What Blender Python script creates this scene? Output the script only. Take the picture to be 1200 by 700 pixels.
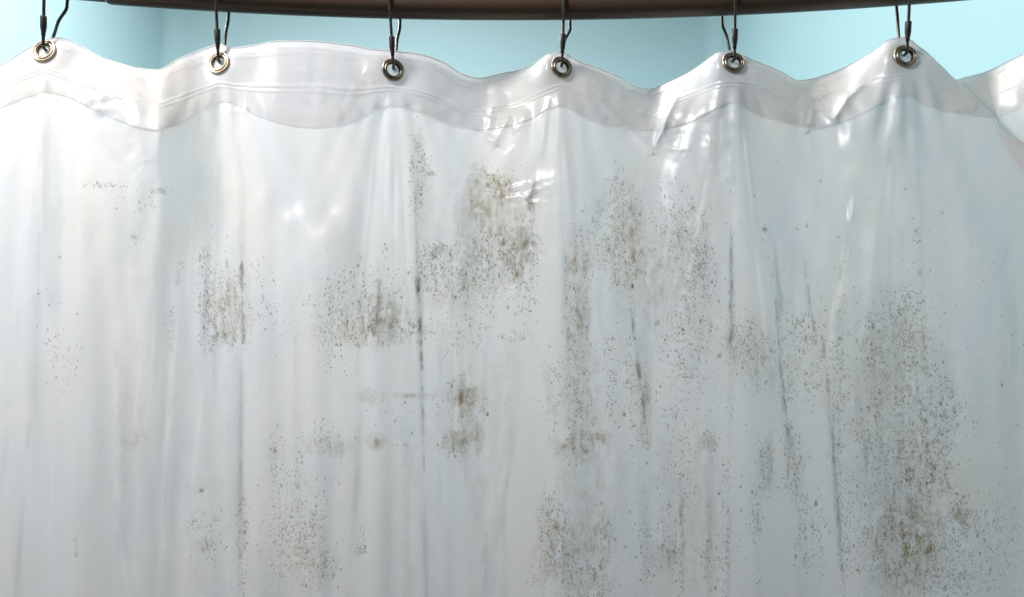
import bpy, bmesh, math, random
import numpy as np
from mathutils import Vector, Matrix

random.seed(7)
rng = np.random.default_rng(11)
for o in list(bpy.data.objects):
    bpy.data.objects.remove(o)
scene = bpy.context.scene
col = scene.collection

# ------------------------------------------------------------------ camera
F = 950.0                     # focal length in photo pixels (photo 1200 x 700)
PITCH = math.radians(7.0)
CAMZ = 1.50
cam_d = bpy.data.cameras.new('camera')
cam = bpy.data.objects.new('camera', cam_d)
col.objects.link(cam)
cam.location = (0, 0, CAMZ)
cam.rotation_euler = (math.radians(90) + PITCH, 0, 0)
cam_d.sensor_width = 36.0
cam_d.lens = F / 1200.0 * 36.0
cam_d.clip_start = 0.02
cam_d.clip_end = 60
scene.camera = cam

# ------------------------------------------------------------------ light
world = bpy.data.worlds.new('World')
scene.world = world
world.use_nodes = True
bg = world.node_tree.nodes['Background']
bg.inputs[0].default_value = (1.0, 0.98, 0.97, 1)
bg.inputs[1].default_value = 0.07


def area_light(name, loc, target, size, power, color):
    d = bpy.data.lights.new(name, 'AREA')
    d.shape = 'RECTANGLE'
    d.size, d.size_y = size
    d.energy = power
    d.color = color
    o = bpy.data.objects.new(name, d)
    col.objects.link(o)
    o.location = loc
    o.rotation_euler = (Vector(target) - Vector(loc)).to_track_quat('-Z', 'Y').to_euler()
    return o


area_light('shower_ceiling_lamp', (-0.70, 0.20, 2.45), (-0.25, 0.74, 1.65), (0.26, 0.26), 17.5, (1.0, 0.945, 0.925))
area_light('curtain_back_fill', (-0.58, 1.34, 2.28), (-0.50, 0.70, 1.35), (0.30, 0.22), 9.2, (1.0, 0.955, 0.92))  # unseen fill added behind the curtain to brighten its left side
area_light('bathroom_ceiling_lamp', (-0.40, 1.30, 2.95), (-0.30, 1.30, 1.4), (0.50, 0.50), 21.5, (1.0, 0.955, 0.93))

scene.view_settings.view_transform = 'Standard'
scene.view_settings.look = 'None'
scene.view_settings.exposure = 0.0
scene.view_settings.gamma = 1.0
scene.view_settings.use_curve_mapping = False
scene.render.engine = 'CYCLES'
scene.cycles.max_bounces = 10
scene.cycles.transparent_max_bounces = 12
scene.cycles.transmission_bounces = 8


# ------------------------------------------------------------------ pixel <-> place
def unproject(px, py, Y):
    vx = (np.asarray(px, float) - 600) / F
    vy = (350 - np.asarray(py, float)) / F
    dy = math.cos(PITCH) - math.sin(PITCH) * vy
    dz = math.sin(PITCH) + math.cos(PITCH) * vy
    k = Y / dy
    return vx * k, CAMZ + dz * k


def project(X, Y, Z):
    z = Z - CAMZ
    fwd = math.cos(PITCH) * Y + math.sin(PITCH) * z
    up = -math.sin(PITCH) * Y + math.cos(PITCH) * z
    return 600 + F * X / fwd, 350 - F * up / fwd


ROD_Y0, ROD_R = 0.740, 2.20


def rod_y(X):
    return ROD_Y0 - np.asarray(X) ** 2 / (2 * ROD_R)


ROD_RAD, ROD_RAD_IN = 0.0130, 0.0112
_, zb_ = unproject(600, 24, ROD_Y0)
ROD_Z = float(zb_) + ROD_RAD * 1.10


def pchip(xk, yk, x):
    xk = np.asarray(xk, float); yk = np.asarray(yk, float)
    h = np.diff(xk); dl = np.diff(yk) / h
    m = np.zeros_like(yk)
    for i in range(1, len(xk) - 1):
        if dl[i - 1] * dl[i] > 0:
            w1 = 2 * h[i] + h[i - 1]; w2 = h[i] + 2 * h[i - 1]
            m[i] = (w1 + w2) / (w1 / dl[i - 1] + w2 / dl[i])
    m[0], m[-1] = dl[0], dl[-1]
    i = np.clip(np.searchsorted(xk, x) - 1, 0, len(xk) - 2)
    t = (x - xk[i]) / h[i]
    return ((2 * t ** 3 - 3 * t ** 2 + 1) * yk[i] + (t ** 3 - 2 * t ** 2 + t) * h[i] * m[i]
            + (-2 * t ** 3 + 3 * t ** 2) * yk[i + 1] + (t ** 3 - t ** 2) * h[i] * m[i + 1])


def smooth(a, b, x):
    t = np.clip((x - a) / (b - a), 0, 1)
    return t * t * (3 - 2 * t)


# ------------------------------------------------------------------ materials
def new_mat(name):
    m = bpy.data.materials.new(name)
    m.use_nodes = True
    nt = m.node_tree
    nt.nodes.clear()
    return m, nt, nt.nodes, nt.links


def N(nodes, t, **kw):
    n = nodes.new(t)
    for k, v in kw.items():
        setattr(n, k, v)
    return n


def math_node(nodes, links, op, a, b=None, c=None, clamp=False):
    n = nodes.new('ShaderNodeMath')
    n.operation = op
    n.use_clamp = clamp
    for i, v in enumerate((a, b, c)):
        if v is None:
            continue
        if isinstance(v, (int, float)):
            n.inputs[i].default_value = v
        else:
            links.new(v, n.inputs[i])
    return n.outputs[0]


def map_range(nodes, links, v, a, b, c=0.0, d=1.0, smoothst=True):
    n = nodes.new('ShaderNodeMapRange')
    n.interpolation_type = 'SMOOTHSTEP' if smoothst else 'LINEAR'
    links.new(v, n.inputs[0])
    for i, x in enumerate((a, b, c, d)):
        if isinstance(x, (int, float)):
            n.inputs[1 + i].default_value = x
        else:
            links.new(x, n.inputs[1 + i])
    return n.outputs[0]


def metal_mat(name, color, rough, metallic=1.0, noise_scale=300, var=0.25, bump=0.15):
    m, nt, nodes, links = new_mat(name)
    out = N(nodes, 'ShaderNodeOutputMaterial')
    p = N(nodes, 'ShaderNodeBsdfPrincipled')
    tc = N(nodes, 'ShaderNodeTexCoord')
    nz = N(nodes, 'ShaderNodeTexNoise')
    nz.inputs['Scale'].default_value = noise_scale
    nz.inputs['Detail'].default_value = 4
    links.new(tc.outputs['Object'], nz.inputs['Vector'])
    rmp = N(nodes, 'ShaderNodeMix', data_type='RGBA')
    rmp.inputs[6].default_value = (*[c * (1 - var) for c in color], 1)
    rmp.inputs[7].default_value = (*[min(1, c * (1 + var)) for c in color], 1)
    links.new(nz.outputs[0], rmp.inputs[0])
    links.new(rmp.outputs[2], p.inputs['Base Color'])
    p.inputs['Metallic'].default_value = metallic
    links.new(map_range(nodes, links, nz.outputs[0], 0.3, 0.7, rough * 0.8, rough * 1.25), p.inputs['Roughness'])
    b = N(nodes, 'ShaderNodeBump')
    b.inputs['Strength'].default_value = bump
    b.inputs['Distance'].default_value = 0.0004
    links.new(nz.outputs[0], b.inputs['Height'])
    links.new(b.outputs[0], p.inputs['Normal'])
    links.new(p.outputs[0], out.inputs[0])
    return m


MAT_ROD = metal_mat('dark_bronze_paint', (0.095, 0.062, 0.041), 0.42, 0.15, 700, 0.35, 0.3)
MAT_WIRE = metal_mat('dark_gunmetal_wire', (0.10, 0.088, 0.085), 0.30, 0.85, 400, 0.2, 0.0)
MAT_CLASP = metal_mat('dark_clasp', (0.045, 0.042, 0.038), 0.45, 0.5, 400, 0.2, 0.1)
MAT_NICKEL = metal_mat('brushed_nickel', (0.46, 0.385, 0.295), 0.33, 1.0, 150, 0.12, 0.0)
MAT_EYELET = metal_mat('tarnished_nickel', (0.10, 0.075, 0.048), 0.32, 1.0, 150, 0.25, 0.0)


def vinyl_mat(name, base, trans_fac, clear, rough, mould, haze=0.55):
    m, nt, nodes, links = new_mat(name)
    out = N(nodes, 'ShaderNodeOutputMaterial')
    at = N(nodes, 'ShaderNodeAttribute', attribute_name='rest')
    vec = at.outputs['Vector']
    # subtle cloudiness of the film
    nz = N(nodes, 'ShaderNodeTexNoise')
    nz.inputs['Scale'].default_value = 14
    nz.inputs['Detail'].default_value = 5
    mp = N(nodes, 'ShaderNodeMapping')
    mp.inputs['Scale'].default_value = (1.6, 0.55, 1)
    links.new(vec, mp.inputs[0])
    links.new(mp.outputs[0], nz.inputs['Vector'])
    film = N(nodes, 'ShaderNodeMix', data_type='RGBA')
    film.inputs[6].default_value = (*[c * 0.90 for c in base], 1)
    film.inputs[7].default_value = (*[min(0.93, c * 1.03) for c in base], 1)
    links.new(nz.outputs[0], film.inputs[0])
    # soap film: faint warm and cool clouds, and the fine grain of the frosted face
    cl = N(nodes, 'ShaderNodeTexNoise')
    cl.inputs['Scale'].default_value = 7
    cl.inputs['Detail'].default_value = 6
    cl.inputs['Roughness'].default_value = 0.6
    mpc = N(nodes, 'ShaderNodeMapping')
    mpc.inputs['Scale'].default_value = (1.5, 0.8, 1)
    mpc.inputs['Location'].default_value = (3.3, 1.7, 0)
    links.new(vec, mpc.inputs[0]); links.new(mpc.outputs[0], cl.inputs['Vector'])
    tint = N(nodes, 'ShaderNodeMix', data_type='RGBA')
    tint.inputs[6].default_value = (1.0, 0.985, 0.955, 1)
    tint.inputs[7].default_value = (0.955, 0.975, 1.0, 1)
    links.new(map_range(nodes, links, cl.outputs[0], 0.38, 0.62), tint.inputs[0])
    mt = N(nodes, 'ShaderNodeMix', data_type='RGBA', blend_type='MULTIPLY')
    mt.inputs[0].default_value = 1.0
    links.new(film.outputs[2], mt.inputs[6]); links.new(tint.outputs[2], mt.inputs[7])
    gr = N(nodes, 'ShaderNodeTexNoise')
    gr.inputs['Scale'].default_value = 620
    gr.inputs['Detail'].default_value = 2
    links.new(vec, gr.inputs['Vector'])
    grc = N(nodes, 'ShaderNodeMix', data_type='RGBA')
    grc.inputs[6].default_value = (0.90, 0.905, 0.91, 1)
    grc.inputs[7].default_value = (1.04, 1.035, 1.03, 1)
    links.new(map_range(nodes, links, gr.outputs[0], 0.25, 0.75, smoothst=False), grc.inputs[0])
    mg = N(nodes, 'ShaderNodeMix', data_type='RGBA', blend_type='MULTIPLY')
    mg.inputs[0].default_value = 1.0
    links.new(mt.outputs[2], mg.inputs[6]); links.new(grc.outputs[2], mg.inputs[7])
    colour = mg.outputs[2]
    clear_s = None
    if mould:
        sm = N(nodes, 'ShaderNodeAttribute', attribute_name='smear').outputs['Fac']
        sp = N(nodes, 'ShaderNodeAttribute', attribute_name='speck').outputs['Fac']
        ln = N(nodes, 'ShaderNodeAttribute', attribute_name='streak').outputs['Fac']
        shade_f = N(nodes, 'ShaderNodeAttribute', attribute_name='fold_shade').outputs['Fac']
        # warped coordinates for irregular colonies
        wn = N(nodes, 'ShaderNodeTexNoise')
        wn.inputs['Scale'].default_value = 150
        wn.inputs['Detail'].default_value = 3
        links.new(vec, wn.inputs['Vector'])
        sub = N(nodes, 'ShaderNodeVectorMath', operation='SUBTRACT')
        links.new(wn.outputs['Color'], sub.inputs[0])
        sub.inputs[1].default_value = (0.5, 0.5, 0.5)
        scl = N(nodes, 'ShaderNodeVectorMath', operation='SCALE')
        links.new(sub.outputs[0], scl.inputs[0])
        scl.inputs['Scale'].default_value = 0.0075
        add = N(nodes, 'ShaderNodeVectorMath', operation='ADD')
        links.new(vec, add.inputs[0]); links.new(scl.outputs[0], add.inputs[1])
        wv = add.outputs[0]

        def spots(scale, dens_gain, rmin, rmax, ysq):
            mpn = N(nodes, 'ShaderNodeMapping')
            mpn.inputs['Scale'].default_value = (1, ysq, 1)
            links.new(wv, mpn.inputs[0])
            v = N(nodes, 'ShaderNodeTexVoronoi')
            v.voronoi_dimensions = '2D'
            v.inputs['Scale'].default_value = scale
            v.inputs['Randomness'].default_value = 1.0
            links.new(mpn.outputs[0], v.inputs['Vector'])
            sep = N(nodes, 'ShaderNodeSeparateColor')
            links.new(v.outputs['Color'], sep.inputs[0])
            pres = math_node(nodes, links, 'LESS_THAN', sep.outputs[0], math_node(nodes, links, 'MULTIPLY', sp, dens_gain))
            g2 = math_node(nodes, links, 'POWER', sep.outputs[1], 2.0)
            rad = math_node(nodes, links, 'MULTIPLY_ADD', g2, rmax - rmin, rmin)
            s = map_range(nodes, links, v.outputs['Distance'], math_node(nodes, links, 'MULTIPLY', rad, 0.45), rad, 1.0, 0.0)
            tone = math_node(nodes, links, 'MULTIPLY_ADD', sep.outputs[2], 0.65, 0.35)
            return math_node(nodes, links, 'MULTIPLY', math_node(nodes, links, 'MULTIPLY', s, pres), tone)

        s1 = spots(240, 1.0, 0.12, 0.50, 0.6)
        s2 = spots(460, 2.0, 0.28, 0.66, 0.62)
        s3 = spots(120, 0.05, 0.10, 0.30, 0.65)
        # gritty smear
        gn = N(nodes, 'ShaderNodeTexNoise')
        gn.inputs['Scale'].default_value = 120
        gn.inputs['Detail'].default_value = 8
        gn.inputs['Roughness'].default_value = 0.68
        mpg = N(nodes, 'ShaderNodeMapping')
        mpg.inputs['Scale'].default_value = (1.0, 0.6, 1)
        links.new(vec, mpg.inputs[0]); links.new(mpg.outputs[0], gn.inputs['Vector'])
        grit = map_range(nodes, links, gn.outputs[0], 0.30, 0.72, 0.35, 1.0)
        smear = math_node(nodes, links, 'MULTIPLY', sm, grit)
        # halo of thin growth under the specks
        gate = map_range(nodes, links, gn.outputs[0], math_node(nodes, links, 'MULTIPLY_ADD', sp, -0.32, 0.74), 0.80, 0.0, 0.55)
        gate = math_node(nodes, links, 'MULTIPLY', gate, math_node(nodes, links, 'MINIMUM', math_node(nodes, links, 'MULTIPLY', sp, 3.0), 1.0))
        streak = math_node(nodes, links, 'MULTIPLY', ln, map_range(nodes, links, gn.outputs[0], 0.36, 0.60, 0.25, 1.0))
        a1 = math_node(nodes, links, 'MAXIMUM', math_node(nodes, links, 'MULTIPLY', s1, 0.62), math_node(nodes, links, 'MULTIPLY', s2, 0.60))
        a1 = math_node(nodes, links, 'MAXIMUM', a1, math_node(nodes, links, 'MULTIPLY', s3, 0.8))
        a1 = math_node(nodes, links, 'MAXIMUM', a1, streak)
        a2 = math_node(nodes, links, 'ADD', math_node(nodes, links, 'MULTIPLY', smear, 0.85), math_node(nodes, links, 'MULTIPLY', gate, 1.35))
        # pale tan film, then dark growth
        hue = N(nodes, 'ShaderNodeTexNoise')
        hue.inputs['Scale'].default_value = 9
        links.new(vec, hue.inputs['Vector'])
        tan = N(nodes, 'ShaderNodeMix', data_type='RGBA')
        tan.inputs[6].default_value = (0.300, 0.225, 0.085, 1)
        tan.inputs[7].default_value = (0.285, 0.245, 0.160, 1)
        links.new(map_range(nodes, links, hue.outputs[0], 0.4, 0.6), tan.inputs[0])
        m1 = N(nodes, 'ShaderNodeMix', data_type='RGBA')
        links.new(math_node(nodes, links, 'MINIMUM', a2, 0.9), m1.inputs[0])
        links.new(colour, m1.inputs[6]); links.new(tan.outputs[2], m1.inputs[7])
        dk = N(nodes, 'ShaderNodeMix', data_type='RGBA')
        dk.inputs[6].default_value = (0.090, 0.054, 0.014, 1)
        dk.inputs[7].default_value = (0.070, 0.052, 0.022, 1)
        links.new(map_range(nodes, links, hue.outputs[0], 0.42, 0.58), dk.inputs[0])
        m2 = N(nodes, 'ShaderNodeMix', data_type='RGBA')
        links.new(a1, m2.inputs[0])
        links.new(m1.outputs[2], m2.inputs[6]); links.new(dk.outputs[2], m2.inputs[7])
        # fold shading painted in: streaks darken the film colour
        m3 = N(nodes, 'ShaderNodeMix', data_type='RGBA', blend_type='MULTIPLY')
        links.new(shade_f, m3.inputs[0])
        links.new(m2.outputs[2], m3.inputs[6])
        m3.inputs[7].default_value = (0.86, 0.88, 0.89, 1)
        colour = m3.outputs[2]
        covered = math_node(nodes, links, 'MINIMUM', math_node(nodes, links, 'ADD', a1, a2), 1.0)
        clear_s = math_node(nodes, links, 'MULTIPLY', math_node(nodes, links, 'SUBTRACT', 1.0, covered), clear)
    # fine horizontal drag lines of the film
    bn = N(nodes, 'ShaderNodeTexNoise')
    bn.inputs['Scale'].default_value = 210
    bn.inputs['Detail'].default_value = 3
    mpb = N(nodes, 'ShaderNodeMapping')
    mpb.inputs['Scale'].default_value = (0.45, 1.8, 1)
    links.new(vec, mpb.inputs[0]); links.new(mpb.outputs[0], bn.inputs['Vector'])
    bump = N(nodes, 'ShaderNodeBump')
    bump.inputs['Strength'].default_value = 0.12
    bump.inputs['Distance'].default_value = 0.0006
    links.new(bn.outputs[0], bump.inputs['Height'])
    p = N(nodes, 'ShaderNodeBsdfPrincipled')
    links.new(colour, p.inputs['Base Color'])
    p.inputs['Roughness'].default_value = rough
    p.inputs['IOR'].default_value = 1.5
    links.new(bump.outputs[0], p.inputs['Normal'])
    tr = N(nodes, 'ShaderNodeBsdfTranslucent')
    links.new(colour, tr.inputs[0])
    mx = N(nodes, 'ShaderNodeMixShader')
    mx.inputs[0].default_value = trans_fac
    links.new(p.outputs[0], mx.inputs[1]); links.new(tr.outputs[0], mx.inputs[2])
    tp = N(nodes, 'ShaderNodeBsdfRefraction')
    tp.inputs['Color'].default_value = (0.97, 0.97, 0.97, 1)
    tp.inputs['IOR'].default_value = 1.12
    tp.inputs['Roughness'].default_value = haze
    mx2 = N(nodes, 'ShaderNodeMixShader')
    if clear_s is None:
        mx2.inputs[0].default_value = clear
    else:
        links.new(clear_s, mx2.inputs[0])
    links.new(mx.outputs[0], mx2.inputs[1]); links.new(tp.outputs[0], mx2.inputs[2])
    links.new(mx2.outputs[0], out.inputs[0])
    return m


MAT_SHEET = vinyl_mat('frosted_vinyl_with_mould', (0.880, 0.838, 0.840), 0.36, 0.12, 0.30, True)
MAT_HEM = vinyl_mat('milky_hem_vinyl', (0.925, 0.915, 0.915), 0.36, 0.27, 0.26, False, 0.35)
MAT_WELD = vinyl_mat('weld_vinyl', (0.90, 0.90, 0.90), 0.40, 0.50, 0.24, False)


def wall_mat():
    m, nt, nodes, links = new_mat('aqua_wall_paint')
    out = N(nodes, 'ShaderNodeOutputMaterial')
    p = N(nodes, 'ShaderNodeBsdfPrincipled')
    tc = N(nodes, 'ShaderNodeTexCoord')
    nz = N(nodes, 'ShaderNodeTexNoise')
    nz.inputs['Scale'].default_value = 2.2
    nz.inputs['Detail'].default_value = 6
    links.new(tc.outputs['Object'], nz.inputs['Vector'])
    mix = N(nodes, 'ShaderNodeMix', data_type='RGBA')
    mix.inputs[6].default_value = (0.435, 0.660, 0.710, 1)
    mix.inputs[7].default_value = (0.450, 0.675, 0.720, 1)
    links.new(nz.outputs[0], mix.inputs[0])
    links.new(mix.outputs[2], p.inputs['Base Color'])
    p.inputs['Roughness'].default_value = 0.55
    n2 = N(nodes, 'ShaderNodeTexNoise')
    n2.inputs['Scale'].default_value = 160
    n2.inputs['Detail'].default_value = 4
    links.new(tc.outputs['Object'], n2.inputs['Vector'])
    b = N(nodes, 'ShaderNodeBump')
    b.inputs['Strength'].default_value = 0.25
    b.inputs['Distance'].default_value = 0.002
    links.new(n2.outputs[0], b.inputs['Height'])
    links.new(b.outputs[0], p.inputs['Normal'])
    links.new(p.outputs[0], out.inputs[0])
    return m


MAT_WALL = wall_mat()


# ------------------------------------------------------------------ helpers
def link_mesh(name, me, mat, parent=None, smooth_shade=True):
    o = bpy.data.objects.new(name, me)
    col.objects.link(o)
    if mat:
        me.materials.append(mat)
    if parent:
        o.parent = parent
    if smooth_shade:
        me.polygons.foreach_set('use_smooth', [True] * len(me.polygons))
    return o


def empty(name, loc):
    o = bpy.data.objects.new(name, None)
    o.empty_display_size = 0.02
    col.objects.link(o)
    o.location = loc
    return o


def tube_mesh(name, pts, radii, seg=12, cap=True):
    """tube along a polyline with parallel-transported rings"""
    pts = [Vector(p) for p in pts]
    n = len(pts)
    if not hasattr(radii, '__len__'):
        radii = [radii] * n
    verts, faces = [], []
    tang = []
    for i in range(n):
        a = pts[max(i - 1, 0)]; b = pts[min(i + 1, n - 1)]
        tang.append((b - a).normalized())
    up = Vector((0, 0, 1)) if abs(tang[0].z) < 0.9 else Vector((1, 0, 0))
    nrm = (up - tang[0] * up.dot(tang[0])).normalized()
    for i in range(n):
        nrm = (nrm - tang[i] * nrm.dot(tang[i])).normalized()
        bi = tang[i].cross(nrm)
        for k in range(seg):
            a = 2 * math.pi * k / seg
            verts.append(pts[i] + (nrm * math.cos(a) + bi * math.sin(a)) * radii[i])
    for i in range(n - 1):
        for k in range(seg):
            k2 = (k + 1) % seg
            faces.append((i * seg + k, i * seg + k2, (i + 1) * seg + k2, (i + 1) * seg + k))
    if cap:
        faces.append(tuple(range(seg - 1, -1, -1)))
        faces.append(tuple(range((n - 1) * seg, n * seg)))
    me = bpy.data.meshes.new(name)
    me.from_pydata([tuple(v) for v in verts], [], faces)
    me.update()
    return me


def catmull(pts, per=8):
    pts = [Vector(p) for p in pts]
    out = []
    for i in range(len(pts) - 1):
        p0 = pts[max(i - 1, 0)]; p1 = pts[i]; p2 = pts[i + 1]; p3 = pts[min(i + 2, len(pts) - 1)]
        for k in range(per):
            t = k / per
            out.append(0.5 * ((2 * p1) + (p2 - p0) * t + (2 * p0 - 5 * p1 + 4 * p2 - p3) * t * t
                              + (3 * p1 - p0 - 3 * p2 + p3) * t ** 3))
    out.append(pts[-1])
    return out


def lathe_mesh(name, prof, seg=40):
    """profile of (radius, height) spun about local Z, closed loop profile"""
    verts, faces = [], []
    n = len(prof)
    for k in range(seg):
        a = 2 * math.pi * k / seg
        for r, h in prof:
            verts.append((r * math.cos(a), r * math.sin(a), h))
    for k in range(seg):
        k2 = (k + 1) % seg
        for i in range(n):
            i2 = (i + 1) % n
            faces.append((k * n + i, k2 * n + i, k2 * n + i2, k * n + i2))
    me = bpy.data.meshes.new(name)
    me.from_pydata(verts, [], faces)
    me.update()
    return me


# ------------------------------------------------------------------ the walls beyond the curtain
WALL_D = 2.30
xl, _ = unproject(196, 60, WALL_D)
xr, _ = unproject(843, 60, WALL_D)
xl, xr = float(xl), float(xr)
T = 0.08


def wall_path(off, rad):
    """plan of the three wall faces with softly rounded inside corners, moved outwards by off"""
    p = [(xl - off, 0.30)]
    for k in range(13):
        a = math.pi - math.pi / 2 * k / 12
        p.append((xl + rad + (rad + off) * math.cos(a), WALL_D - rad + (rad + off) * math.sin(a)))
    for k in range(13):
        a = math.pi / 2 - math.pi / 2 * k / 12
        p.append((xr - rad + (rad + off) * math.cos(a), WALL_D - rad + (rad + off) * math.sin(a)))
    p.append((xr + off, 0.45))
    return p


pin, pout = wall_path(0, 0.05), wall_path(T, 0.05)
nw = len(pin)
wv_ = [(x, y, z) for z in (0.0, 3.1) for pp in (pin, pout) for x, y in pp]
wf_ = []
for k in range(nw - 1):
    wf_.append((k, k + 1, 2 * nw + k + 1, 2 * nw + k))
    wf_.append((nw + k + 1, nw + k, 3 * nw + k, 3 * nw + k + 1))
    wf_.append((2 * nw + k, 2 * nw + k + 1, 3 * nw + k + 1, 3 * nw + k))
    wf_.append((k + 1, k, nw + k, nw + k + 1))
for k in (0, nw - 1):
    wf_.append((k, 2 * nw + k, 3 * nw + k, nw + k))
wme = bpy.data.meshes.new('wall')
wme.from_pydata(wv_, [], wf_)
wme.update()
wall = link_mesh('wall', wme, MAT_WALL, smooth_shade=False)
wme.polygons.foreach_set('use_smooth', [len(f) == 4 and max(f) < 3 * nw and min(f) < nw and (f[0] < nw and f[1] < nw and f[2] >= 2 * nw) for f in wf_])
wall['kind'] = 'structure'

# ------------------------------------------------------------------ curved telescoping rod
rod = empty('shower_rod', (0, ROD_Y0, ROD_Z))
rod['label'] = 'dark bronze curved telescoping shower curtain rod above the curtain'
rod['category'] = 'curtain rod'


def rod_pts(x0, x1, n):
    return [(x, float(rod_y(x)) - ROD_Y0, 0) for x in np.linspace(x0, x1, n)]


xs_, _ = unproject(131, 8, float(rod_y(-0.345)))
xs_ = float(xs_)
pts = rod_pts(xs_, xr - 0.004, 90)
rad = [ROD_RAD] * len(pts)
first = [(xs_ - 0.0012, float(rod_y(xs_ - 0.0012)) - ROD_Y0, 0)] + [(xs_ - 0.0006, float(rod_y(xs_ - 0.0006)) - ROD_Y0, 0)]
pts = rod_pts(xs_ - 0.0040, xs_ - 0.0005, 5) + pts
rad = [ROD_RAD_IN + 0.0001, ROD_RAD_IN + 0.0007, ROD_RAD_IN + 0.0012, ROD_RAD_IN + 0.0015, ROD_RAD - 0.0001] + rad
link_mesh('outer_tube', tube_mesh('outer_tube', pts, rad, 40), MAT_ROD, rod)
link_mesh('inner_tube', tube_mesh('inner_tube', rod_pts(xl + 0.004, xs_ + 0.03, 60), ROD_RAD_IN, 40), MAT_ROD, rod)

for sx, wx in ((1, xr), (-1, xl)):
    yy = float(rod_y(wx)) - ROD_Y0
    pf = [(wx - sx * 0.0220, yy, 0), (wx - sx * 0.0215, yy, 0), (wx - sx * 0.0100, yy, 0), (wx - sx * 0.0075, yy, 0), (wx - sx * 0.0010, yy, 0), (wx, yy, 0)]
    link_mesh('wall_flange', tube_mesh('wall_flange', pf, [0.0145, 0.0160, 0.0175, 0.0300, 0.0320, 0.0320], 36), MAT_ROD, rod)

# ------------------------------------------------------------------ curtain sheet
# s, px edge, px at hem bottom, y edge, y weld, y hem bottom, depth edge, depth hem bottom (m, + is away), yaw
K = [
 (-1.0, -352, -352, 45, 86, 112, .004, .000),
 (-0.5, -250, -250, 84, 122, 150, .030, .022),
 (0.00, -150, -150, 52, 92, 118, .004, .000),
 (0.30, -100, -100, 82, 116, 142, .024, .016),
 (0.50, -55,  -55, 97, 130, 150, .026, .018),
 (0.80,  10,   8, 72, 100, 124, .012, .006),
 (0.92,  36,  36, 55, 87, 112, .006, .001),
 (1.00,  54,  54, 46, 81, 108, .005, -.001),
 (1.08,  70,  70, 46, 86, 111, .005, -.003),
 (1.35, 125, 124, 70, 104, 135, -.006, -.022),
 (1.60, 170, 168, 81.5, 119, 151, -.014, -.036),
 (1.68, 185, 184, 82.5, 122, 153, -.014, -.036),
 (1.80, 208, 210, 70, 114, 147, -.003, -.022),
 (1.92, 240, 241, 56, 103, 128, .005, -.003),
 (2.00, 257, 258, 52, 98, 119, .004, .000),
 (2.08, 274, 275, 57, 100, 122, .003, -.002),
 (2.22, 302, 302, 52.5, 101, 136, .001, -.008),
 (2.40, 337, 335, 48, 101, 146, -.001, -.012),
 (2.55, 370, 369, 49, 101, 150, -.001, -.012),
 (2.75, 410, 412, 53, 105, 143, .001, -.008),
 (2.92, 445, 446, 59.5, 103, 128, .003, -.001),
 (3.00, 461, 461, 60, 102, 124.5, .004, .000),
 (3.10, 481, 481, 61.5, 105, 129, .006, .003),
 (3.30, 518, 518, 72, 116, 143, .018, .013),
 (3.44, 543, 545, 87.5, 128, 151, .029, .022),
 (3.52, 560, 562, 91.5, 131, 153, .033, .025),
 (3.65, 588, 588, 86, 124, 150, .026, .019),
 (3.80, 620, 619, 79, 115, 141, .015, .010),
 (3.92, 643, 642, 67, 106, 128, .007, .002),
 (4.00, 658, 658, 61, 101, 125, .005, .000),
 (4.10, 680, 678, 72, 106, 135, .009, .003),
 (4.30, 717, 716, 86, 120, 148, .022, .014),
 (4.45, 744, 747, 101, 131, 153, .036, .027),
 (4.53, 760, 762, 104.5, 134, 154, .040, .030),
 (4.65, 786, 786, 95, 120, 150, .031, .022),
 (4.80, 820, 818, 78, 106, 139, .016, .010),
 (4.92, 843, 842, 64, 99, 126, .007, .002),
 (5.00, 859, 859, 59.5, 97, 120, .005, .000),
 (5.10, 881, 880, 70, 99, 131, .009, .004),
 (5.30, 915, 914, 84, 113, 143, .020, .014),
 (5.42, 937, 938, 94.5, 124, 150, .030, .024),
 (5.50, 951, 952, 92.5, 126, 152, .033, .026),
 (5.65, 981, 980, 83, 116, 145, .026, .018),
 (5.80, 1016, 1012, 66, 100, 133, .014, .008),
 (5.92, 1042, 1040, 48, 91, 118, .007, .002),
 (6.00, 1060, 1060, 44, 88, 112, .006, .000),
 (6.09, 1079, 1082, 56, 95, 124, .007, .000),
 (6.25, 1103, 1125, 78, 104, 134, .012, .000),
 (6.40, 1120, 1166, 93.5, 116, 139, .018, .000),
 (6.44, 1123, 1168, 94.0, 116, 140, .026, .012),
 (6.52, 1128, 1160, 92, 117, 140, .040, .034),
 (6.70, 1152, 1168, 86, 114, 139, .044, .036),
 (6.85, 1192, 1196, 68, 102, 126, .026, .018),
 (7.00, 1262, 1262, 40, 84, 108, .005, .000),
 (7.30, 1335, 1335, 78, 118, 142, .012, .008),
]
K = np.array(K, float)
sk = K[:, 0]

# columns: dense where the photograph looks, coarse beyond
s_cols = np.concatenate([np.linspace(-1, 0.62, 70, endpoint=False),
                         np.linspace(0.62, 7.02, 900, endpoint=False),
                         np.linspace(7.02, 7.3, 24)])
t_band = np.linspace(0, 1, 66)
t_low = np.linspace(0, 1, 400)[1:]
t_deep = np.linspace(0, 1, 24)[1:]
ce = [pchip(sk, K[:, i], s_cols) for i in range(8)]
_, pxe, pxb, ey, wy, by, de, db = ce
# pleat roll: the hem spring-back of the big pleat stays, all else hangs towards even spacing
pl_k = np.array([(-1, -352), (0, -150), (1, 50), (2, 255), (3, 461), (4, 659), (5, 861), (6, 1064),
                 (6.25, 1165), (6.4, 1262), (6.52, 1258), (7, 1275), (7.3, 1335)], float)
pxl = pchip(pl_k[:, 0], pl_k[:, 1], s_cols)

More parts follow.
